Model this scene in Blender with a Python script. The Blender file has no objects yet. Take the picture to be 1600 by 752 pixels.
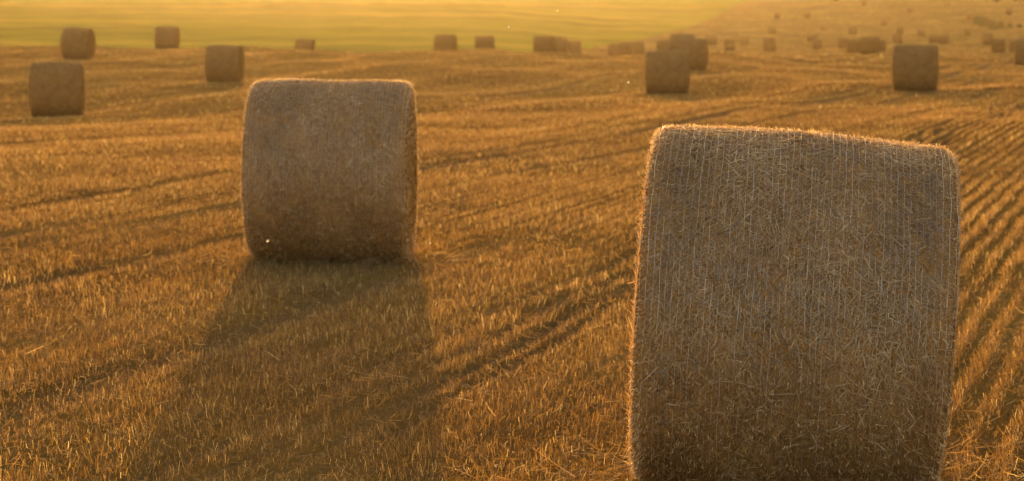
import bpy, math, random
import numpy as np
from mathutils import Vector
sc = bpy.context.scene
C = sc.collection
R = math.radians

# ------------------------------------------------------------------ camera
FPX, HZ, CAMH = 3778.0, 21.0, 1.88           # focal length in photo pixels (85 mm), horizon row, eye height
SD = 1.75                                    # distances below were first measured for a shorter lens
PITCH = math.atan((376 - HZ) / FPX)
cam_d = bpy.data.cameras.new("camera"); cam = bpy.data.objects.new("camera", cam_d); C.objects.link(cam)
cam_d.sensor_width = 36; cam_d.lens = 85
cam.location = (0, 0, CAMH); cam.rotation_euler = (math.pi / 2 - PITCH, 0, 0)
cam_d.clip_start = 0.05; cam_d.clip_end = 6000
cam_d.dof.use_dof = True; cam_d.dof.focus_distance = 9.25; cam_d.dof.aperture_fstop = 5.6
sc.camera = cam

# ------------------------------------------------------------------ sky, sun, exposure
SUN_AZ, SUN_EL = R(-3.06), R(7.5)
w = bpy.data.worlds.new("World"); sc.world = w; w.use_nodes = True
nt = w.node_tree; nt.nodes.clear()
sky = nt.nodes.new("ShaderNodeTexSky"); sky.sky_type = 'NISHITA'; sky.sun_disc = False
sky.sun_elevation = SUN_EL; sky.sun_rotation = SUN_AZ; sky.dust_density = 3.0; sky.air_density = 1.0; sky.ozone_density = 0.6
bg = nt.nodes.new("ShaderNodeBackground"); bg.inputs[1].default_value = 0.15
wo = nt.nodes.new("ShaderNodeOutputWorld")
nt.links.new(sky.outputs[0], bg.inputs[0]); nt.links.new(bg.outputs[0], wo.inputs[0])
sun_d = bpy.data.lights.new("sun", 'SUN'); sun = bpy.data.objects.new("sun", sun_d); C.objects.link(sun)
sun_d.energy = 2.3; sun_d.angle = R(0.6); sun_d.color = (1.0, 0.655, 0.32)
SV = Vector((math.sin(SUN_AZ) * math.cos(SUN_EL), math.cos(SUN_AZ) * math.cos(SUN_EL), math.sin(SUN_EL)))
sun.rotation_euler = SV.to_track_quat('Z', 'Y').to_euler(); sun.location = SV * 50
vs = sc.view_settings
vs.view_transform = 'Standard'; vs.look = 'None'; vs.gamma = 1; vs.exposure = 1.90
vs.use_white_balance = True; vs.white_balance_temperature = 10000; vs.white_balance_tint = 16
sc.render.engine = 'CYCLES'
sc.cycles.use_denoising = True
sc.cycles.max_bounces = 8; sc.cycles.volume_bounces = 1; sc.cycles.transparent_max_bounces = 8
HAZE_DENSITY, HAZE_G, HAZE_COL = 0.000042, 0.80, (1.0, 0.86, 0.66)

rng = np.random.default_rng(7)

# ------------------------------------------------------------------ projection helpers (photo pixel <-> world ray)
cp, sp = math.cos(PITCH), math.sin(PITCH)
def ray(u, v):
    x = (u - 800) / FPX; yy = (376 - v) / FPX
    return np.array([x, cp + yy * sp, -sp + yy * cp])
def flat_pt(u, v):
    d = ray(u, v); t = CAMH / -d[2]
    return d[0] * t, d[1] * t

# ------------------------------------------------------------------ the lie of the land
PROF = {   # lateral column -> (distance, height)
    100:  [(0,0),(16,0),(25,-.35),(35,-.74),(45,-.72),(61,-.18),(72,-.07),(82,-.1),(95,-1.3),(115,-2.3),(130,-2.1),(150,-1.4),(250,1.6),(400,7.0),(700,13),(1600,17)],
    700:  [(0,0),(16,0),(25,-.25),(35,-.6),(50,-.75),(61,-.45),(72,-.2),(80,-.3),(92,-1.3),(115,-2.3),(130,-2.2),(150,-1.5),(250,1.4),(400,6.8),(700,13),(1600,17)],
    1000: [(0,0),(16,0),(30,-.3),(44,-.7),(56,-.5),(72,-.42),(82,-.55),(95,-1.2),(120,-1.95),(150,-2.2),(180,-2.2),(220,-1.2),(300,1.5),(400,6.8),(700,18),(1600,22)],
    1400: [(0,0),(16,0),(30,-.25),(40,-.4),(60,-.7),(74,-.8),(84,-1.0),(108,-1.3),(130,-1.9),(160,-2.3),(200,-1.7),(250,.2),(300,3.3),(400,9.5),(700,20),(1600,23)]}
_ld = np.linspace(0, math.log(2900 + 10), 1000); _ld = _ld[_ld >= math.log(10)]
_cols = sorted(PROF); _tab = []
_k = np.exp(-0.5 * (np.arange(-12, 13) / 5.0) ** 2); _k /= _k.sum()
for c in _cols:
    p = np.array(PROF[c], float)
    z = np.interp(np.exp(_ld) - 10, p[:, 0] * SD, p[:, 1] * 1.03 + .026 * (p[:, 1] != 0))
    z = np.convolve(np.pad(z, 12, mode='edge'), _k, mode='valid'); _tab.append(z)
_tab = np.array(_tab)
TH = R(15.5)                                        # heading of the drill rows
def row_c(x, y): return x * math.cos(TH) - y * math.sin(TH)
def row_s(x, y): return x * math.sin(TH) + y * math.cos(TH)
def height(x, y):
    x = np.asarray(x, float); y = np.asarray(y, float)
    r = np.hypot(x, y)
    d = np.where(y > 0.35 * r, y, 0.35 * r * 1.0)
    d = np.where(y < 0, np.minimum(d, 20), d)
    u = np.clip(800 + FPX * x / np.maximum(d, 6), 100, 1400)
    ld = np.log(np.clip(d, 0, 2899) + 10)
    zs = [np.interp(ld, _ld, t) for t in _tab]
    z = np.full_like(ld, 0.0)
    for i in range(3):
        a, b = _cols[i], _cols[i + 1]
        t = np.clip((u - a) / (b - a), 0, 1); t = t * t * (3 - 2 * t)
        m = (u >= a) & (u <= b)
        z = np.where(m, zs[i] * (1 - t) + zs[i + 1] * t, z)
    amp = np.clip((r - 24) / 40, 0, 1)
    c, s = row_c(x, y), row_s(x, y)
    z = z + amp * (0.07 * np.sin(c * 1.1 + 0.6 * np.sin(s * .11)) + 0.05 * np.sin(c * .47 + s * .09 + 1.3) * np.clip(r / 60, 0, 2)
                   + 0.07 * np.sin(x * .31 + y * .23 + 2 * np.sin(y * .05)))
    z = z + np.clip((r - 260) / 260, 0, 1) * (0.35 * np.sin(x * .052 + 1.1 * np.sin(y * .021)) * np.sin(y * .033 + .7)
                                              + .14 * np.sin(x * .15 + y * .04 + 2 * np.sin(y * .06)))
    return z
def march(u, v, lo=5.0, hi=1700.0):
    d = ray(u, v); d = d / d[1]
    ys = np.geomspace(lo, hi, 6000)
    g = CAMH + d[2] * ys - height(d[0] * ys, ys)
    i = int(np.argmax(g < 0)) if (g < 0).any() else len(ys) - 1
    return d[0] * ys[i], ys[i]

# wheel tracks: lateral offsets from spots seen in the field
TRACKS = [(row_c(*flat_pt(200, 357)), .16, .8), (row_c(*flat_pt(180, 300)), .13, .6), (row_c(*flat_pt(170, 592)), .17, .5),
          (row_c(*march(1000, 205)), .16, .8), (row_c(*march(1000, 235)), .14, .6), (row_c(*march(1200, 160)), .14, .5),
          (row_c(*flat_pt(850, 462)), .05, .8), (row_c(*flat_pt(850, 492)), .06, 1), (row_c(*flat_pt(850, 520)), .06, 1),
          (row_c(*flat_pt(850, 545)), .05, .8),
          (row_c(*march(200, 215)), .22, .7), (row_c(*march(500, 170)), .25, .7), (row_c(*march(800, 140)), .3, .7)]
def track_amount(x, y):
    c, s = row_c(x, y), row_s(x, y)
    c = c + .05 * np.sin(s * .5) + .03 * np.sin(s * 1.7 + 1)
    t = np.zeros_like(c)
    for c0, wd, am in TRACKS:
        t = np.maximum(t, am * np.exp(-((c - c0) / wd) ** 4) * np.clip(.75 + .5 * np.sin(s * .35 + c0 * 3), 0, 1))
    return t
def lump(x, y, f=1.0, ph=0.0):
    return (np.sin(x * 1.3 * f + ph + 1.7 * np.sin(y * .9 * f + ph)) + np.sin(y * 1.7 * f - ph + 1.3 * np.sin(x * 1.1 * f + 2)) + np.sin((x + y) * .6 * f + ph * 2)) / 3

# ------------------------------------------------------------------ node helpers
def new_mat(name):
    m = bpy.data.materials.new(name); m.use_nodes = True; m.node_tree.nodes.clear()
    return m, m.node_tree
def N(t, kind, **kw):
    n = t.nodes.new(kind)
    for k, v in kw.items():
        if k.startswith('i_'):
            key = k[2:]; key = int(key) if key.isdigit() else key.replace('_', ' ')
            n.inputs[key].default_value = v
        else: setattr(n, k, v)
    return n
def ramp(t, stops):
    n = t.nodes.new("ShaderNodeValToRGB"); e = n.color_ramp.elements
    while len(e) < len(stops): e.new(.5)
    for el, (p, c) in zip(e, stops): el.position = p; el.color = (*c, 1)
    return n

def fibre_material(name, stops, trans=0.45, gloss=0.06, rough=.38):
    m, t = new_mat(name)
    at = N(t, "ShaderNodeAttribute", attribute_name="tint")
    cr = ramp(t, stops); t.links.new(at.outputs['Fac'], cr.inputs[0])
    d = N(t, "ShaderNodeBsdfDiffuse"); tr = N(t, "ShaderNodeBsdfTranslucent"); g = N(t, "ShaderNodeBsdfGlossy", i_Roughness=rough)
    t.links.new(cr.outputs[0], d.inputs[0]); t.links.new(cr.outputs[0], tr.inputs[0])
    m1 = N(t, "ShaderNodeMixShader", i_0=trans); t.links.new(d.outputs[0], m1.inputs[1]); t.links.new(tr.outputs[0], m1.inputs[2])
    m2 = N(t, "ShaderNodeMixShader", i_0=gloss); t.links.new(m1.outputs[0], m2.inputs[1]); t.links.new(g.outputs[0], m2.inputs[2])
    o = N(t, "ShaderNodeOutputMaterial"); t.links.new(m2.outputs[0], o.inputs[0])
    return m
M_STUB = fibre_material("stubble_straw", [(0, (.075, .038, .011)), (.35, (.18, .092, .025)), (.75, (.37, .212, .060)), (1, (.74, .56, .27))], .5, .07, .55)
M_FIB = fibre_material("bale_straw", [(0, (.16, .078, .026)), (.4, (.41, .218, .084)), (.8, (.60, .37, .165)), (1, (.84, .67, .42))], .5, .14, .45)
M_NET = fibre_material("net_thread", [(0, (.36, .32, .32)), (1, (.72, .67, .70))], .4, .15)

def ground_material():
    m, t = new_mat("stubble_ground")
    geo = N(t, "ShaderNodeNewGeometry")
    mp = N(t, "ShaderNodeMapping", vector_type='TEXTURE'); mp.inputs['Rotation'].default_value = (0, 0, -TH)
    t.links.new(geo.outputs['Position'], mp.inputs[0])
    st = N(t, "ShaderNodeMapping"); st.inputs['Scale'].default_value = (1.0, .12, 1)   # long along the rows
    t.links.new(mp.outputs[0], st.inputs[0])
    n1 = N(t, "ShaderNodeTexNoise", i_Scale=1.4, i_Detail=6.0, i_Roughness=.65); t.links.new(st.outputs[0], n1.inputs[0])
    n2 = N(t, "ShaderNodeTexNoise", i_Scale=45.0, i_Detail=6.0, i_Roughness=.75); t.links.new(geo.outputs['Position'], n2.inputs[0])
    n3 = N(t, "ShaderNodeTexNoise", i_Scale=.09, i_Detail=5.0, i_Roughness=.6); t.links.new(geo.outputs['Position'], n3.inputs[0])
    at = N(t, "ShaderNodeAttribute", attribute_name="track")
    c1 = ramp(t, [(.3, (.13, .08, .05)), (.5, (.22, .130, .045)), (.75, (.33, .21, .072))]); t.links.new(n2.outputs[0], c1.inputs[0])
    c2 = ramp(t, [(.32, (.12, .066, .026)), (.5, (.25, .142, .045)), (.7, (.37, .225, .072))]); t.links.new(n1.outputs[0], c2.inputs[0])
    mx = N(t, "ShaderNodeMix", data_type='RGBA'); mx.inputs[0].default_value = .55
    t.links.new(c1.outputs[0], mx.inputs[6]); t.links.new(c2.outputs[0], mx.inputs[7])
    c3 = ramp(t, [(.3, (.66, .62, .60)), (.7, (1.2, 1.15, 1.05))]); t.links.new(n3.outputs[0], c3.inputs[0])
    mu = N(t, "ShaderNodeMix", data_type='RGBA', blend_type='MULTIPLY'); mu.inputs[0].default_value = 1
    t.links.new(mx.outputs[2], mu.inputs[6]); t.links.new(c3.outputs[0], mu.inputs[7])
    mt = N(t, "ShaderNodeMix", data_type='RGBA'); t.links.new(at.outputs['Fac'], mt.inputs[0])
    t.links.new(mu.outputs[2], mt.inputs[6]); mt.inputs[7].default_value = (.15, .10, .065, 1)
    b1 = N(t, "ShaderNodeBump", i_Strength=.9, i_Distance=.03); t.links.new(n2.outputs[0], b1.inputs['Height'])
    b2 = N(t, "ShaderNodeBump", i_Strength=1.0, i_Distance=.35); t.links.new(n1.outputs[0], b2.inputs['Height']); t.links.new(b1.outputs[0], b2.inputs['Normal'])
    d = N(t, "ShaderNodeBsdfDiffuse", i_Roughness=.9)
    t.links.new(mt.outputs[2], d.inputs[0]); t.links.new(b2.outputs[0], d.inputs['Normal'])
    o = N(t, "ShaderNodeOutputMaterial"); t.links.new(d.outputs[0], o.inputs[0])
    return m
def meadow_material():
    m, t = new_mat("meadow_grass")
    geo = N(t, "ShaderNodeNewGeometry")
    st = N(t, "ShaderNodeMapping"); st.inputs['Scale'].default_value = (.35, 1, 1); t.links.new(geo.outputs['Position'], st.inputs[0])
    n1 = N(t, "ShaderNodeTexNoise", i_Scale=.035, i_Detail=6.0, i_Roughness=.6); t.links.new(st.outputs[0], n1.inputs[0])
    n2 = N(t, "ShaderNodeTexNoise", i_Scale=1.5, i_Detail=4.0); t.links.new(geo.outputs['Position'], n2.inputs[0])
    c = ramp(t, [(.36, (.07, .075, .014)), (.5, (.115, .125, .018)), (.66, (.20, .155, .032))]); t.links.new(n1.outputs[0], c.inputs[0])
    b = N(t, "ShaderNodeBump", i_Strength=.8, i_Distance=.2); t.links.new(n2.outputs[0], b.inputs['Height'])
    d = N(t, "ShaderNodeBsdfDiffuse"); t.links.new(c.outputs[0], d.inputs[0]); t.links.new(b.outputs[0], d.inputs['Normal'])
    o = N(t, "ShaderNodeOutputMaterial"); t.links.new(d.outputs[0], o.inputs[0])
    return m
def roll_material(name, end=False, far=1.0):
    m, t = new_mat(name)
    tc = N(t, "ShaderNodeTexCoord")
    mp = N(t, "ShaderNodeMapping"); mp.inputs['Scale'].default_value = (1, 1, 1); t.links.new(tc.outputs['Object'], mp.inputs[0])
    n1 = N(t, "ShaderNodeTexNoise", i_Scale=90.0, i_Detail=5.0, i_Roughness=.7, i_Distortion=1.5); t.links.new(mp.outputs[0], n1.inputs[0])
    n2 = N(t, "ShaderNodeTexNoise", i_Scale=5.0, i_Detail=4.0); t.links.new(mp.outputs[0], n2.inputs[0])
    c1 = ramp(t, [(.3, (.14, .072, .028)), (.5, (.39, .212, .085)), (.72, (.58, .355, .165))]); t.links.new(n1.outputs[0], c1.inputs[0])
    c2 = ramp(t, [(.3, (.82 * far, .78 * far, .73 * far)), (.7, (1.12 * far, 1.09 * far, 1.06 * far))]); t.links.new(n2.outputs[0], c2.inputs[0])  # far scales the colour down, painting in unresolved self-shadow
    mu = N(t, "ShaderNodeMix", data_type='RGBA', blend_type='MULTIPLY'); mu.inputs[0].default_value = 1
    t.links.new(c1.outputs[0], mu.inputs[6]); t.links.new(c2.outputs[0], mu.inputs[7])
    b1 = N(t, "ShaderNodeBump", i_Strength=.8, i_Distance=.02); t.links.new(n1.outputs[0], b1.inputs['Height'])
    last = b1; col = mu.outputs[2]
    if end:      # the wound layers of the roll
        sx = N(t, "ShaderNodeSeparateXYZ"); t.links.new(tc.outputs['Object'], sx.inputs[0])
        cx = N(t, "ShaderNodeCombineXYZ"); t.links.new(sx.outputs[1], cx.inputs[0]); t.links.new(sx.outputs[2], cx.inputs[1])
        wv = N(t, "ShaderNodeTexWave", wave_type='RINGS', rings_direction='SPHERICAL', i_Scale=5.0, i_Distortion=2.5, i_Detail=3.0); t.links.new(cx.outputs[0], wv.inputs[0])
        c3 = ramp(t, [(0, (.72, .74, .62)), (1, (1.0, 1.0, .86))]); t.links.new(wv.outputs['Fac'], c3.inputs[0])
        m3 = N(t, "ShaderNodeMix", data_type='RGBA', blend_type='MULTIPLY'); m3.inputs[0].default_value = 1
        t.links.new(mu.outputs[2], m3.inputs[6]); t.links.new(c3.outputs[0], m3.inputs[7]); col = m3.outputs[2]
        b3 = N(t, "ShaderNodeBump", i_Strength=.6, i_Distance=.03); t.links.new(wv.outputs['Fac'], b3.inputs['Height']); t.links.new(b1.outputs[0], b3.inputs['Normal']); last = b3
    d = N(t, "ShaderNodeBsdfDiffuse", i_Roughness=.8); t.links.new(col, d.inputs[0]); t.links.new(last.outputs[0], d.inputs['Normal'])
    o = N(t, "ShaderNodeOutputMaterial"); t.links.new(d.outputs[0], o.inputs[0])
    return m
M_GROUND, M_MEADOW = ground_material(), meadow_material()
M_ROLL, M_END = roll_material("rolled_straw"), roll_material("rolled_straw_end", True)
M_ROLL2, M_END2 = roll_material("self_shaded_straw", False, .72), roll_material("self_shaded_straw_end", True, .66)  # mid bales: straw colour darkened in place of shade between loose fibres
M_ROLL3, M_END3 = roll_material("distant_shaded_straw", False, .54), roll_material("distant_shaded_straw_end", True, .54)  # distant bales: darker still, fibre self-shadow put into the colour
M_FIB2 = fibre_material("self_shaded_bale_straw", [(0, (.12, .07, .035)), (.6, (.27, .17, .095)), (1, (.50, .38, .24))], .4, .06)  # mid-bale fibres: darker copy, their mutual shade painted into the colour

# ------------------------------------------------------------------ mesh helpers
def make_mesh(name, V, F, mat, smooth=False, attrs=None):
    V = np.asarray(V, np.float32).reshape(-1, 3); F = np.asarray(F, np.int32)
    me = bpy.data.meshes.new(name); k = F.shape[1]
    me.vertices.add(len(V)); me.vertices.foreach_set("co", V.ravel())
    me.loops.add(F.size); me.loops.foreach_set("vertex_index", F.ravel())
    me.polygons.add(len(F)); me.polygons.foreach_set("loop_start", np.arange(0, F.size, k, dtype=np.int32))
    if smooth: me.polygons.foreach_set("use_smooth", np.ones(len(F), bool))
    for an, val in (attrs or {}).items():
        a = me.attributes.new(an, 'FLOAT', 'POINT'); a.data.foreach_set("value", np.asarray(val, np.float32))
    me.update(calc_edges=True); me.validate()
    me.materials.append(mat)
    return me
def link(name, me, parent=None, **props):
    o = bpy.data.objects.new(name, me); C.objects.link(o)
    if parent: o.parent = parent
    for k, v in props.items(): o[k] = v
    return o
def grid_faces(nu, nv, wrap_v=False):
    i = np.arange(nu - 1)[:, None]; j = np.arange(nv if wrap_v else nv - 1)[None, :]
    j2 = (j + 1) % nv
    return np.stack([i * nv + j, (i + 1) * nv + j, (i + 1) * nv + j2, i * nv + j2], -1).reshape(-1, 4)
def nrm(a): return a / np.maximum(np.linalg.norm(a, axis=-1, keepdims=True), 1e-9)
def ribbons(P, D, L, W, S, bend, nseg=2, taper=.6):
    """straws: base P, direction D, length L, width W, side vector S, bend vector (offset at the tip)"""
    n = len(P); k = nseg + 1
    t = np.linspace(0, 1, k)[None, :, None]
    mid = P[:, None] + D[:, None] * (L[:, None, None] * t) + bend[:, None] * t ** 2
    hw = (W[:, None, None] * .5) * (1 - (1 - taper) * t)
    V = np.stack([mid - S[:, None] * hw, mid + S[:, None] * hw], 2).reshape(-1, 3)
    b = (np.arange(n) * 2 * k)[:, None] + (np.arange(nseg) * 2)[None, :]
    F = np.stack([b, b + 1, b + 3, b + 2], -1).reshape(-1, 4)
    return V, F, 2 * k

# ------------------------------------------------------------------ ground and meadow hill
bu = [(970, 68), (1010, 60), (1050, 50), (1080, 42), (1120, 26), (1165, 3)]
B = [march(u, v, lo=175) for u, v in bu]
baz = [-180, -120, -60, -13] + [math.degrees(math.atan((u - 800) / FPX)) for u in (800, 900)] + [math.degrees(math.atan2(x, y)) for x, y in B]
br = [2600, 2600, 400, 228, 225, 250] + [math.hypot(x, y) for x, y in B]
baz += [baz[-1] + .9, baz[-1] + 3, 180]; br += [900, 2600, 2600]
def rb_of(az): return np.interp(np.degrees(az), baz, br)
azs = np.radians(np.concatenate([np.arange(-180, -20, 2.5), np.arange(-20, 20, 0.06), np.arange(20, 180, 2.5)]))
def polar(rows_of):
    r = rows_of(rb_of(azs))                           # (nr, naz)
    x = r * np.sin(azs)[None]; y = r * np.cos(azs)[None]
    return x, y
def field_rows(rb):
    near = np.concatenate([[0.01, 1, 2.5, 4], np.geomspace(5, 200, 420)])[:, None] * np.ones_like(rb)[None]
    t = np.linspace(0, 1, 170)[1:, None]
    return np.concatenate([near, 200 * (rb[None] / 200) ** t])
def meadow_rows(rb):
    t = np.linspace(0, 1, 120)[:, None]
    return rb[None] * (2700 / rb[None]) ** t
def sheet(name, rows, mat, track):
    x, y = polar(rows); z = height(x, y)
    a = {}
    if track:
        tr = track_amount(x, y); a['track'] = (tr * .7).ravel()
        z = z - .05 * tr
        rr = np.hypot(x, y); z = z + .012 * lump(x, y, 6) * np.clip(1 - rr / 40, 0, 1)
    F = grid_faces(*x.shape, wrap_v=True)[:, ::-1]
    me = make_mesh(name, np.stack([x, y, z], -1), F, mat, True, a)
    return link(name, me, kind='structure')
ground = sheet("ground", field_rows, M_GROUND, True)
# where the field runs to its far limit there is no meadow behind it: trim those columns
def meadow():
    keep = np.degrees(azs); sel = (rb_of(azs) < 2590)
    a = azs[sel]; rb = rb_of(a); r = meadow_rows(rb)
    x = r * np.sin(a)[None]; y = r * np.cos(a)[None]
    me = make_mesh("meadow_hill", np.stack([x, y, height(x, y)], -1), grid_faces(*x.shape)[:, ::-1], M_MEADOW, True)
    return link("meadow_hill", me, kind='structure')
meadow()

# ------------------------------------------------------------------ stubble
def gz(x, y):
    return height(x, y) - .05 * track_amount(x, y)
def stubble_band(r0, r1, dens, width, hmul, half=14.5, order=.5):
    half = R(half)
    area = half * (r1 * r1 - r0 * r0); n = int(area * dens)
    r = np.sqrt(rng.uniform(r0 * r0, r1 * r1, n)); az = rng.uniform(-half, half, n)
    x = r * np.sin(az); y = r * np.cos(az)
    # snap to drill rows
    c, s = row_c(x, y), row_s(x, y); sp_ = .17
    k = np.round(c / sp_)
    neat = np.clip(.62 + .5 * lump(x, y, .35, 1.0) + .8 * np.clip((x - 1.4) / .8, 0, 1) * np.clip(1 - (r - 14) / 70, 0, 1), 0.05, 1)
    neat = neat * np.clip(1.6 - r / 70, 0, 1)
    jit = rng.normal(0, 1, n) * (.026 + .06 * (1 - neat)) + .012 * np.sin(s * 2 + k)
    c = k * sp_ + jit
    x = c * math.cos(TH) + s * math.sin(TH); y = -c * math.sin(TH) + s * math.cos(TH)
    ta = track_amount(x, y)
    p = (1 - .85 * ta) * np.clip(.8 + .4 * lump(x, y, .8, 4.0) + .35 * lump(s, k * 3.1, 3) + .2 * lump(x, y, 4.1, 2.0), .12, 1)
    p *= rb_of(np.arctan2(x, y)) > np.hypot(x, y) + .5
    m = rng.random(n) < p
    x, y, r, ta, k = x[m], y[m], r[m], ta[m], k[m]; n = len(x)
    P = np.stack([x, y, gz(x, y) - .01], -1)
    lean = rng.normal(0, .16, (n, 2)) + .12 * np.stack([lump(x, y, 2), lump(x, y, 2, 3)], -1)
    flat = rng.random(n) < .16 + .5 * ta
    lean = np.where(flat[:, None], rng.normal(0, 1.6, (n, 2)), lean)
    D = nrm(np.concatenate([lean, np.ones((n, 1))], -1))
    L = hmul * (rng.uniform(.030, .068, n) * (1 + .25 * lump(x, y, 1.1, 2)) * (.78 + .5 * ((k * 0.618) % 1) * ((k * .25) % 1 < .6))) * (1 - .5 * ta)
    ang = rng.uniform(0, math.pi, n); S = np.stack([np.cos(ang), np.sin(ang), np.zeros(n)], -1)
    W = width * rng.uniform(.6, 1.4, n)
    V, F, vp = ribbons(P, D, L, W, S, rng.normal(0, .008, (n, 3)), 1, .8)
    tint = np.clip(rng.beta(1.5, 2.2, n) + .12 * lump(x, y, .5) + .08 * lump(x, y, 2.3, 1) + (rng.random(n) < .05) * .5, 0, 1)
    return V, F, np.repeat(tint, vp)
def litter_band(r0, r1, dens, half=14.5, mul=1.0):
    half = R(half); n = int(half * (r1 * r1 - r0 * r0) * dens)
    r = np.sqrt(rng.uniform(r0 * r0, r1 * r1, n)); az = rng.uniform(-half, half, n)
    x = r * np.sin(az); y = r * np.cos(az)
    P = np.stack([x, y, gz(x, y) + rng.uniform(.004, .05, n)], -1)
    a = rng.uniform(0, 2 * math.pi, n); D = nrm(np.stack([np.cos(a), np.sin(a), rng.normal(.08, .3, n)], -1))
    L = rng.gamma(3, .012, n) * mul + .02; S = nrm(np.cross(D, np.array([0, 0, 1.]) + rng.normal(0, .5, (n, 3))))
    V, F, vp = ribbons(P, D, L, mul * rng.uniform(.0016, .003, n), S, rng.normal(0, .022, (n, 3)), 3, .7)
    return V, F, np.repeat(np.clip(rng.beta(2, 2.6, n), 0, 1), vp)
def merge(parts):
    Vs, Fs, Ts, o = [], [], [], 0
    for V, F, T in parts:
        Vs.append(V); Fs.append(F + o); Ts.append(T); o += len(V)
    return np.concatenate(Vs), np.concatenate(Fs), np.concatenate(Ts)
V, F, T = merge([stubble_band(7, 15, 3800, .0020, .85, 17), stubble_band(15, 28, 1800, .003, .88), stubble_band(28, 55, 480, .0052, .9),
                 stubble_band(55, 130, 90, .012, .85), stubble_band(130, 300, 4, .055, 1.1), stubble_band(300, 700, .3, .15, 1.2)])
link("stubble", make_mesh("stubble", V, F, M_STUB, False, {'tint': T}), kind='stuff')
V, F, T = merge([litter_band(7, 17, 420, 17), litter_band(17, 36, 80, mul=1.5)])
def spill(x0, y0, n):
    x = x0 + rng.normal(0, .62, n); y = y0 + rng.normal(0, .36, n)
    P = np.stack([x, y, gz(x, y) + rng.uniform(.01, .07, n)], -1)
    a = rng.uniform(0, 2 * math.pi, n); D = nrm(np.stack([np.cos(a), np.sin(a), rng.normal(.05, .3, n)], -1))
    S = nrm(np.cross(D, np.array([0, 0, 1.]) + rng.normal(0, .5, (n, 3))))
    V, F, vp = ribbons(P, D, rng.gamma(3, .022, n) + .03, rng.uniform(.002, .0036, n), S, rng.normal(0, .02, (n, 3)), 3, .7)
    return V, F, np.repeat(rng.beta(2, 2, n), vp)
V, F, T = merge([(V, F, T), spill(18.4 * (518 - 800) / FPX, 18.3, 3200), spill(9.56 * (1227 - 800) / FPX, 9.5, 2600)])
link("loose_straw", make_mesh("loose_straw", V, F, M_STUB, False, {'tint': T}), kind='stuff')

# ------------------------------------------------------------------ round bales
BW, BR = 1.2, .717
def bale_rad(phi, x, seed):
    """radius of the rolled side; phi from the top, x along the axis"""
    q = x / (BW / 2)
    r = BR * (1 + .010 * np.sin(2 * phi + seed) + .009 * np.sin(3 * phi + seed * 2 + 2 * q) + .006 * np.sin(q * 2.2 + seed) + .004 * np.sin(7 * phi + 5 * q + seed))
    r = r * (1 - .024 * np.abs(q + .17 * np.sin(seed)) ** 2.6)                       # slightly barrelled
    low = np.clip(-np.cos(phi), 0, 1)                         # sags and flattens where it sits
    return r * (1 - .045 * low ** 5)
def bale_point(phi, x, off, seed, sh=.05):
    """point on the side with rounded shoulders; off = distance above the surface"""
    h = BW / 2; e = np.clip((np.abs(x) - (h - sh)) / sh, 0, 1)
    r = bale_rad(phi, x, seed) - sh * (1 - np.sqrt(np.clip(1 - e * e, 0, 1)))
    n_r = np.sqrt(np.clip(1 - e * e, 0, 1)); n_x = np.sign(x) * e
    rr = r + off * n_r
    return np.stack([x + off * n_x, rr * np.sin(phi), rr * np.cos(phi)], -1)
def roll_mesh(seed, nphi, nx, rough):
    h = BW / 2; sh = .05; rg = np.random.default_rng(seed)
    a = np.linspace(0, math.pi / 2, 6)[:-1]
    xs = np.concatenate([-(h - sh) - sh * np.cos(a), np.linspace(-(h - sh), h - sh, nx), (h - sh + sh * np.cos(a))[::-1]])
    phi = np.linspace(0, 2 * math.pi, nphi, endpoint=False)
    X, Ph = np.meshgrid(xs, phi, indexing='ij')
    off = rough * (rg.normal(0, 1, X.shape) * .5 + lump(Ph * 30, X * 60, 1, seed) + .8 * lump(Ph * 9, X * 14, 1, seed + 2))
    P = bale_point(Ph, X, off, seed)
    for side, xx in ((0, -h), (-1, h)):                       # inner rim turned over the edge
        ring = P[side].copy(); rad = np.hypot(ring[:, 1], ring[:, 2])[:, None]
    first = P[0].copy(); last = P[-1].copy()
    def shrink(ring, f, x): q = ring * f; q[:, 0] = x; return q
    rows = [shrink(first, .01, -h + .012)[None], shrink(first, .93, -h + .004)[None], P, shrink(last, .93, h - .004)[None], shrink(last, .01, h - .012)[None]]
    P = np.concatenate(rows)
    return P.reshape(-1, 3), grid_faces(P.shape[0], nphi, True)
def end_mesh(side, seed, nphi, nr):
    h = BW / 2; phi = np.linspace(0, 2 * math.pi, nphi, endpoint=False)
    f = np.linspace(.01, .965, nr); Fm, Ph = np.meshgrid(f, phi, indexing='ij')
    rad = (bale_rad(Ph, h * side, seed) - .05) * Fm
    rg = np.random.default_rng(seed + 5)
    x = side * (h + .006 + .022 * (1 - Fm ** 2) + .006 * np.sin(Fm * 40 + Ph) * (1 - Fm) + .003 * rg.normal(0, 1, Fm.shape) * (Fm < .95))
    P = np.stack([x, rad * np.sin(Ph), rad * np.cos(Ph)], -1)
    Fc = grid_faces(nr, nphi, True)
    return P.reshape(-1, 3), Fc
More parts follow.
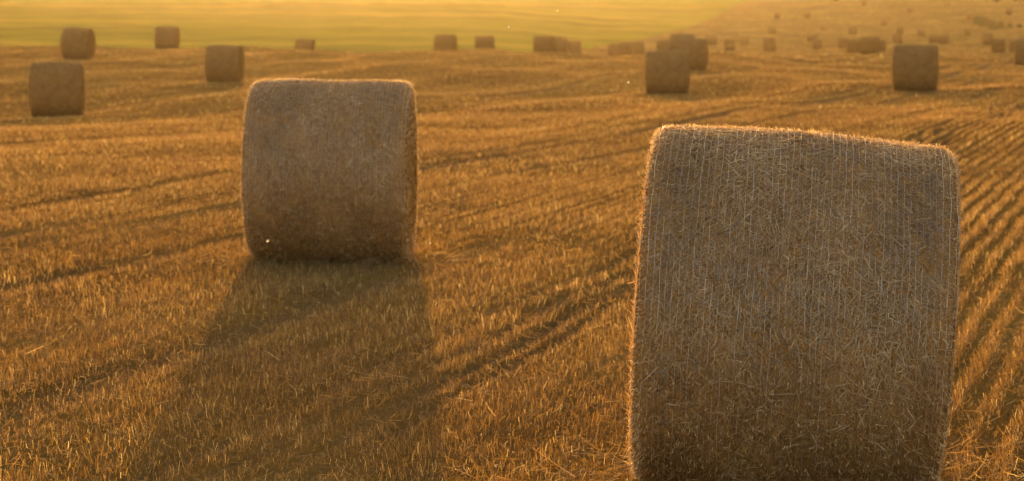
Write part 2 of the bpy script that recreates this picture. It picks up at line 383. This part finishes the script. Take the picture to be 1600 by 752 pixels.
def fuzz_mesh(n, seed, wid=1.0, front=False, ends=.12):
    rg = np.random.default_rng(seed + 99)
    ne = int(n * ends); ns = n - ne
    phi = rg.uniform(0, 2 * math.pi, ns); h = BW / 2 - .05; q = rg.uniform(-1, 1, ns) * (h + .05 * 1.5)
    x = np.sign(q) * np.where(np.abs(q) < h, np.abs(q), h + .05 * np.sin(np.clip((np.abs(q) - h) / .05, 0, 1.5)))
    P = bale_point(phi, x, rg.uniform(-.002, .006, ns), seed)
    Nn = nrm(bale_point(phi, x, .03, seed) - bale_point(phi, x, 0.0, seed))
    # straws lie on the surface, somewhat more often along the winding
    ang = rg.normal(0, 1.0, ns) + math.pi / 2; stand = rg.random(ns) < .16 + .2 * (np.abs(x) > BW / 2 - .04)
    Tx = nrm(np.cross(Nn, np.stack([np.zeros(ns), np.cos(phi), -np.sin(phi)], -1))); Tp = np.cross(Nn, Tx)
    D = nrm(Tx * np.cos(ang)[:, None] + Tp * np.sin(ang)[:, None] + Nn * (np.abs(rg.normal(0, .10, ns)) + stand * rg.uniform(.4, 2.2, ns))[:, None])
    L = rg.gamma(2.5, .0125, ns) + .010; L = np.where(stand, np.minimum(L * rg.uniform(.15, .4, ns), .014) + .004, L * np.where(np.abs(x) > BW / 2 - .07, .45, 1))
    bend = -Nn * (L ** 2 * rg.uniform(.3, 1.3, ns))[:, None] + rg.normal(0, 1, (ns, 3)) * (L * .08)[:, None]
    S = nrm(np.cross(D, Nn + rg.normal(0, .7, (ns, 3))))
    W = wid * rg.uniform(.0012, .0034, ns)
    V, F, vp = ribbons(P, D, L, W, S, bend, 3, .6); T = np.repeat(np.where(stand, .8 + .2 * rg.random(ns), np.clip(rg.beta(1.3, 1.6, ns) + .22 * lump(phi * 3.3, x * 7, 1, seed), 0, 1)), vp)  # standing straws tinted pale, painting up the bright backlit rim
    # straws sticking out of the two round ends
    side = np.where(rg.random(ne) < .5, -1., 1.); rr = BR * .95 * np.sqrt(rg.random(ne)); ph = rg.uniform(0, 2 * math.pi, ne)
    P = np.stack([side * (BW / 2 + .006 + .018 * (1 - (rr / BR) ** 2)), rr * np.sin(ph), rr * np.cos(ph) ], -1)
    D = nrm(np.stack([side * np.abs(rg.normal(0, .14, ne)), np.cos(ph) + rg.normal(0, .5, ne), -np.sin(ph) + rg.normal(0, .5, ne)], -1))
    L = rg.gamma(2.5, .008, ne) + .008
    S = nrm(np.cross(D, rg.normal(0, 1, (ne, 3))))
    V2, F2, vp = ribbons(P, D, L, wid * rg.uniform(.0015, .0035, ne), S, rg.normal(0, 1, (ne, 3)) * (L * .2)[:, None], 3, .6)
    return merge([(V, F, T), (V2, F2, np.repeat(rg.beta(2, 2.2, ne), vp))])
def net_mesh(seed, nthread, nseg, wid, sink=0.0):
    rg = np.random.default_rng(seed + 40); parts = []
    phi = np.linspace(0, 2 * math.pi, nseg + 1)
    xs = np.linspace(-BW / 2 + .004, BW / 2 - .004, nthread)
    lines = []
    for k, x0 in enumerate(xs):
        x = x0 + .0025 * np.sin(phi * 3 + k * .3) + .0015 * np.sin(phi * 17 + k * 2.1)
        x = np.clip(x, -BW / 2 + .002, BW / 2 - .002)
        off = sink + .0038 + .0035 * np.clip(np.cos(phi), 0, 1) ** 3 + .0030 * lump(phi * 5 + k, np.full_like(phi, k * .35), 1, seed) + .0025 * np.sin(phi * 23 + k * 1.9) + rg.normal(0, .0012, nseg + 1); off[-1] = off[0]; x[-1] = x[0]
        a = bale_point(phi, x - wid / 2, off, seed); b = bale_point(phi, x + wid / 2, off + .0004, seed)
        V = np.stack([a, b], 1).reshape(-1, 3); i = np.arange(nseg) * 2
        parts.append((V, np.stack([i, i + 1, i + 3, i + 2], -1), np.full(len(V), rg.uniform(.2, 1))))
        lines.append(x)
    for k in range(nthread - 1):                              # the fine zigzag between neighbouring threads
        i = np.arange(0, nseg, 2); j = i + 1
        pa = bale_point(phi[i], lines[k][i], .0042, seed); pb = bale_point(phi[j], lines[k + 1][j], .0042, seed)
        i2 = np.minimum(i + 2, nseg); pc = bale_point(phi[i2], lines[k][i2], .0042, seed)
        for A, Bp in ((pa, pb), (pb, pc)):
            D = Bp - A; L = np.linalg.norm(D, axis=1); D = nrm(D)
            S = nrm(np.cross(D, nrm(A * np.array([0, 1, 1]))))
            V, F, vp = ribbons(A, D, L, np.full(len(A), wid * .4), S, np.zeros_like(A), 1, 1)
            parts.append((V, F, np.full(len(V), .3)))
    return merge(parts)

def make_bale(seed, detail):
    """one bale: rolled straw, two end faces, net wrap, loose straw; returned as an Empty with children, at the bale's foot"""
    e = bpy.data.objects.new("round_bale", None); C.objects.link(e); e.empty_display_size = .3
    nphi, nx, rough, fz, net = {3: (420, 260, .003, 125000, (48, 260, .0017)), 2: (300, 180, .003, 70000, (48, 200, .0017)),
                                1: (120, 60, .005, 7000, None), 0: (48, 12, .004, 0, None)}[detail]
    zc = BR * .965
    def part(name, V, F, mat, smooth, attrs=None, **kw):
        V = np.array(V); V[:, 2] += zc
        return link(name, make_mesh(name, V, F, mat, smooth, attrs), e, **kw)
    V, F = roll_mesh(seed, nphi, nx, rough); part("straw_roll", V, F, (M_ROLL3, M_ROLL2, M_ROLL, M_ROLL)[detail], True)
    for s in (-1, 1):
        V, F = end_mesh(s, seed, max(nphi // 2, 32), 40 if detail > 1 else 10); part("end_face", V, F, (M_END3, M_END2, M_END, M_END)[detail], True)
    if fz:
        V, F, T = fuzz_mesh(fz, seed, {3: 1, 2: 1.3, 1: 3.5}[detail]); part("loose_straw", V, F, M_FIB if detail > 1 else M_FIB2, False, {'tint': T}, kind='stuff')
    if net:
        V, F, T = net_mesh(seed, *net, 0 if detail == 3 else -.0028); part("net_wrap", V, F, M_NET, False, {'tint': T})
    return e
def copy_tree(o, parent=None):
    c = o.copy(); C.objects.link(c); c.parent = parent
    for ch in list(o.children): copy_tree(ch, c)
    return c
def look_az(u): return math.atan((u - 800) / FPX)
def put_bale(o, label, u, v, d, width, hpx, theta, roll=0.0, sy=None, group="round straw bales lying across the stubble field"):
    if d is None: x, y = march(u, v)
    else:
        x, y = d * (u - 800) / FPX, d
    z = float(gz(np.array([x]), np.array([y]))[0])
    zc_ = y * cp + (CAMH - z - .6) * sp
    D = np.clip(hpx * zc_ / FPX / (2 * BR), .86, 1.12) if hpx else 1.0
    Wd = np.clip(width * zc_ / FPX / BW, .86, 1.1) if width else 1.0
    o.location = (x, y, z - .025); o.rotation_euler = (0, R(roll), -look_az(u) - R(theta)); o.scale = (Wd, D, D)
    o['label'] = label; o['category'] = "straw bale"; o['group'] = group
    return o

# the two bales in front
put_bale(make_bale(8, 3), "huge nearest straw bale at the right, net wrap showing, cut by the bottom edge", 1227, None, 9.56, 457, 568, 0.0, 3.0)
put_bale(make_bale(11, 2), "second nearest bale, its long shadow falling on the stubble before it", 518, None, 18.4, 0, 0, 5.5, 0.3)
# middle distance: (label, u, v or None, distance or None, side width px, height px, angle of the right face shown)
mid = make_bale(21, 1); far = make_bale(31, 0)
ROWS = [
 (1, "middle-sized left bale with bright right edge, lowest of the left group", 91, 182, None, 80, 88, 5),
 (1, "bale showing its round right face, just above the lowest bale of the left group", 122, 92, None, 42, 50, 19),
 (1, "small bale at the edge of the green meadow, highest of the left group", 263, None, 79, 34, 35, 14),
 (1, "bale with a dim right face, directly above the left corner of the large second bale", 352, 128, None, 53, 59, 13),
 (1, "front bale of the central cluster, bright yellow sliver on its right edge", 1043, 146, None, 70, 69, 2),
 (1, "bale half hidden behind the front one of the central cluster, shadow trailing right", 1080, None, 58, 46, 51, 6),
 (1, "lone dark bale in the upper right directly above the nearest bale, shadow running right", 1430, 142.5, None, 72, 75, 1),
 (1, "dark bale cut by the right edge of the picture", 1604, None, 73, 44, 42, 0),
 (0, "low flat top of a bale sunk behind the crest, above the second nearest bale", 478, None, 93, 28, 0, 8),
 (0, "left one of the pair of small bales standing against the green meadow above centre", 696, None, 86, 31, 0, 9),
 (0, "right one of the pair of small bales standing against the green meadow above centre", 758, None, 87, 29, 0, 0),
 (0, "larger left bale of the touching pair on the crest at the green meadow", 851, None, 86, 33, 30, 4),
 (0, "narrow right bale of the touching pair on the crest at the meadow", 874, None, 95, 26, 0, 2),
 (0, "brown bale far off, showing over the touching pair on the crest", 873, None, 150, 0, 0, 25),
 (0, "barely visible bale top just right of the touching pair on the crest", 896, None, 108, 24, 0, 5),
 (0, "small bale left of the central cluster, beside a fainter one peeping out behind it", 961, None, 116, 22, 0, 4),
 (0, "faint bale peeping out between two small bales left of the central cluster", 977, None, 135, 18, 0, 8),
 (0, "smallest squarish bale nearest the left side of the central cluster", 997, None, 134, 18, 0, 0),
 (1, "back bale of the central cluster, its pale top showing above the others", 1066, None, 71, 38, 42, 2),
 (0, "bale at the back left of the central cluster, partly covered by its neighbours", 1039, None, 98, 26, 0, 2),
 (0, "reddish bale just right of the central cluster, highest beside it", 1111, 72, None, 18, 17, 0),
 (0, "small square bale, first in the open to the right of the central cluster", 1140, 79.5, None, 17, 17, 0),
 (0, "tiny bale between the small square one and the lone medium distant one", 1163, 71, None, 14, 14, 0),
 (0, "lone medium distant bale at the foot of the slope, a smaller one above it", 1202, 81, None, 26, 27, 3),
 (0, "small bale on the slope right above the lone medium distant bale", 1205, 53.5, None, 12, 11, 0),
 (0, "left and upper bale of the small overlapping pair at the foot of the slope", 1268, 66, None, 14, 12, 10),
 (0, "right and lower bale of the small overlapping pair at the foot of the slope", 1277, 77, None, 15, 16, 0),
 (0, "faint tiny bale low on the slope above and right of the lone medium bale", 1215, 30, None, 9, 8, 0),
 (0, "faint tiny bale high on the slope above the small overlapping pair", 1261, 30, None, 10, 8, 0),
 (0, "tiny bale on the slope just right above the small overlapping pair", 1286, 48, None, 9, 11, 0),
 (0, "tiny bale right behind the row of touching bales, poking out above them", 1332, 54, None, 12, 10, 0),
 (0, "left small bale of the row of touching bales left of the lone dark bale", 1317, 76, None, 15, 15, 0),
 (0, "middle bale of the row of touching bales left of the lone dark bale", 1333, None, 122, 24, 23, 0),
 (0, "right front bale of the row of touching bales, its dark right face in view", 1359, 83.5, None, 28, 28, 9),
 (0, "bale mostly hidden behind the right end of the row of touching bales", 1371, None, 118, 20, 22, 4),
 (0, "tiny bale on the slope above the right end of the row of touching bales", 1382, 42, None, 10, 11, 0),
 (0, "tiny bale near the top of the slope over the row of touching bales", 1351, 9, None, 10, 8, 0),
 (0, "tiny bale cut by the top edge of the picture above the row of touching bales", 1305, 1.5, None, 9, 8, 0),
 (0, "tiny bale high on the slope straight above the lone dark bale", 1422, 20, None, 10, 9, 0),
 (0, "left tiny bale of the two on the slope just above the lone dark bale", 1406, 54, None, 10, 10, 0),
 (0, "right tiny bale of the two on the slope just above the lone dark bale", 1438, 58, None, 10, 10, 0),
 (0, "small bale peeping out behind the left shoulder of the lone dark bale", 1401, 68, None, 16, 11, 0),
 (0, "left smaller bale of the touching pair behind the lone dark bale", 1458, 67.5, None, 13, 11, 0),
 (0, "right larger bale of the touching pair behind the lone dark bale, end in view", 1474, 69.5, None, 20, 16, 12),
 (0, "tiny bale near the top edge, first one right of the lone dark bale", 1480, 12, None, 9, 9, 0),
 (0, "tiny bale on the slope straight above the small reddish one by the bush", 1516, 31, None, 11, 10, 0),
 (0, "small reddish bale left below the dark bush on the slope", 1511, 57, None, 11, 12, 0),
 (0, "rounded bale right below the dark bush, bright left edge", 1543, 70.5, None, 24, 26, 3),
 (0, "bale half hidden behind the right side of the rounded bale below the bush", 1558, None, 116, 20, 20, 5),
 (0, "left tiny bale of the two cut by the top edge at the far right", 1557, 4, None, 10, 8, 0),
 (0, "tiny bale in the top right corner of the picture", 1588, 3, None, 8, 8, 0),
 (0, "tiny bale on the slope above and right of the dark bush", 1576, 24, None, 10, 11, 0),
 (0, "grey bale behind the one cut by the right edge, left of two", 1584, None, 130, 18, 18, 0),
 (0, "upper grey bale behind the one cut by the right edge, right of two", 1592, None, 150, 13, 20, 0),
]
used = {0: False, 1: False}
for kind, label, u, v, d, wd, hp, th in ROWS:
    proto = mid if kind else far
    if used[kind]: o = copy_tree(proto)
    else: o, used[kind] = proto, True
    d = d * SD if d else None
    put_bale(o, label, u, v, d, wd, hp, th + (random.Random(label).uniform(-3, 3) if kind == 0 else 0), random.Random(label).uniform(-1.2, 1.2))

# ------------------------------------------------------------------ bush on the slope
def bush(u, v):
    x, y = march(u, v); z = float(height(np.array([x]), np.array([y]))[0])
    e = bpy.data.objects.new("bush", None); C.objects.link(e); e.location = (x, y, z - .1); e.scale = (1.5, 1.5, 1.9)
    rg = np.random.default_rng(4); cs = [(-1.6, 0, 1.0, .65), (-.9, .2, .8, .7), (0, -.1, .5, .6), (.9, .1, .4, .5), (1.9, 0, .25, .4), (3.0, .1, .2, .3)]
    P = []
    for cx, cy, cz, r in cs:
        n = int(1500 * r); q = nrm(rg.normal(0, 1, (n, 3))) * (r * rg.uniform(.3, 1.05, (n, 1)) ** .6); q[:, 2] = np.abs(q[:, 2] + .2) * 1.1
        P.append(q + [cx, cy, max(cz - .5, 0)])
    P = np.concatenate(P); n = len(P); D = nrm(rg.normal(0, 1, (n, 3)) + [0, 0, .4]); S = nrm(np.cross(D, rg.normal(0, 1, (n, 3))))
    V, F, vp = ribbons(P, D, rg.uniform(.07, .16, n), rg.uniform(.04, .08, n), S, rg.normal(0, .02, (n, 3)), 2, .5)
    m = fibre_material("bush_leaf", [(0, (.035, .035, .010)), (1, (.09, .085, .022))], .4, .03)
    link("foliage", make_mesh("foliage", V, F, m, False, {'tint': np.repeat(rg.random(n), vp)}), e)
    n = 40; b = np.array(cs)[rg.integers(0, 6, n)]
    P = np.stack([b[:, 0] + rg.normal(0, .08, n), b[:, 1] + rg.normal(0, .08, n), np.full(n, -.03)], -1)
    D = nrm(np.stack([rg.normal(0, .35, n), rg.normal(0, .35, n), np.ones(n)], -1))
    S = nrm(np.cross(D, rg.normal(0, 1, (n, 3))))
    V, F, vp = ribbons(P, D, b[:, 2] + .1, np.full(n, .03), S, rg.normal(0, .05, (n, 3)), 2, .5)
    mb = fibre_material("bush_wood", [(0, (.09, .06, .035)), (1, (.14, .09, .05))], 0, .02)
    link("stems", make_mesh("stems", V, F, mb, False, {'tint': np.repeat(rg.random(n), vp)}), e, kind='stuff')
    e['label'] = "low dark green bush on the slope at the upper right, taller at its left"; e['category'] = "bush"
bush(1551, 46)

# ------------------------------------------------------------------ drifting seed fluff lit by the sun
M_FLUFF = fibre_material("seed_fluff", [(0, (.8, .78, .7)), (1, (.85, .84, .8))], .6, .08)
def fluff(u, v, d, r, label):
    rg = np.random.default_rng(int(u)); n = 70
    D = nrm(rg.normal(0, 1, (n, 3))); P = np.zeros((n, 3)); S = nrm(np.cross(D, rg.normal(0, 1, (n, 3))))
    V, F, vp = ribbons(P, D, r * rg.uniform(.7, 1.1, n), np.full(n, r * .16), S, np.zeros((n, 3)), 1, .8)
    o = link("seed_fluff", make_mesh("seed_fluff", V, F, M_FLUFF, False, {'tint': np.repeat(rg.random(n), vp)}))
    q = ray(u, v); o.location = Vector(q * d) + cam.location
    o['label'] = label; o['category'] = "seed fluff"; o['group'] = "sunlit specks drifting over the field"
fluff(795, 42, 12, .006, "tiny bright speck drifting in front of the meadow above the field centre")
fluff(982, 129, 11.5, .006, "tiny bright speck drifting left of the central bale cluster")
fluff(418, 377, 12.5, .007, "tiny gold speck drifting before the lower left of the second nearest bale")
fluff(871, 17, 13, .005, "faint bright speck near the top edge above the touching crest bales")
fluff(672, 380, 14, .006, "tiny gold speck beside the lower right corner of the second nearest bale")

# ------------------------------------------------------------------ golden evening haze
def haze():
    m, t = new_mat("haze"); p = N(t, "ShaderNodeVolumePrincipled")
    p.inputs['Color'].default_value = (*HAZE_COL, 1); p.inputs['Density'].default_value = HAZE_DENSITY; p.inputs['Anisotropy'].default_value = HAZE_G
    o = N(t, "ShaderNodeOutputMaterial"); t.links.new(p.outputs[0], o.inputs['Volume'])
    x0, x1, y0, y1, z0, z1 = -2720, 2720, -2720, 2720, -4.5, 26.0
    V = [(x0, y0, z0), (x1, y0, z0), (x1, y1, z0), (x0, y1, z0), (x0, y0, z1), (x1, y0, z1), (x1, y1, z1), (x0, y1, z1)]
    F = [(0, 3, 2, 1), (4, 5, 6, 7), (0, 1, 5, 4), (1, 2, 6, 5), (2, 3, 7, 6), (3, 0, 4, 7)]
    me = make_mesh("haze", V, F, m); link("haze", me, kind='stuff')
haze()
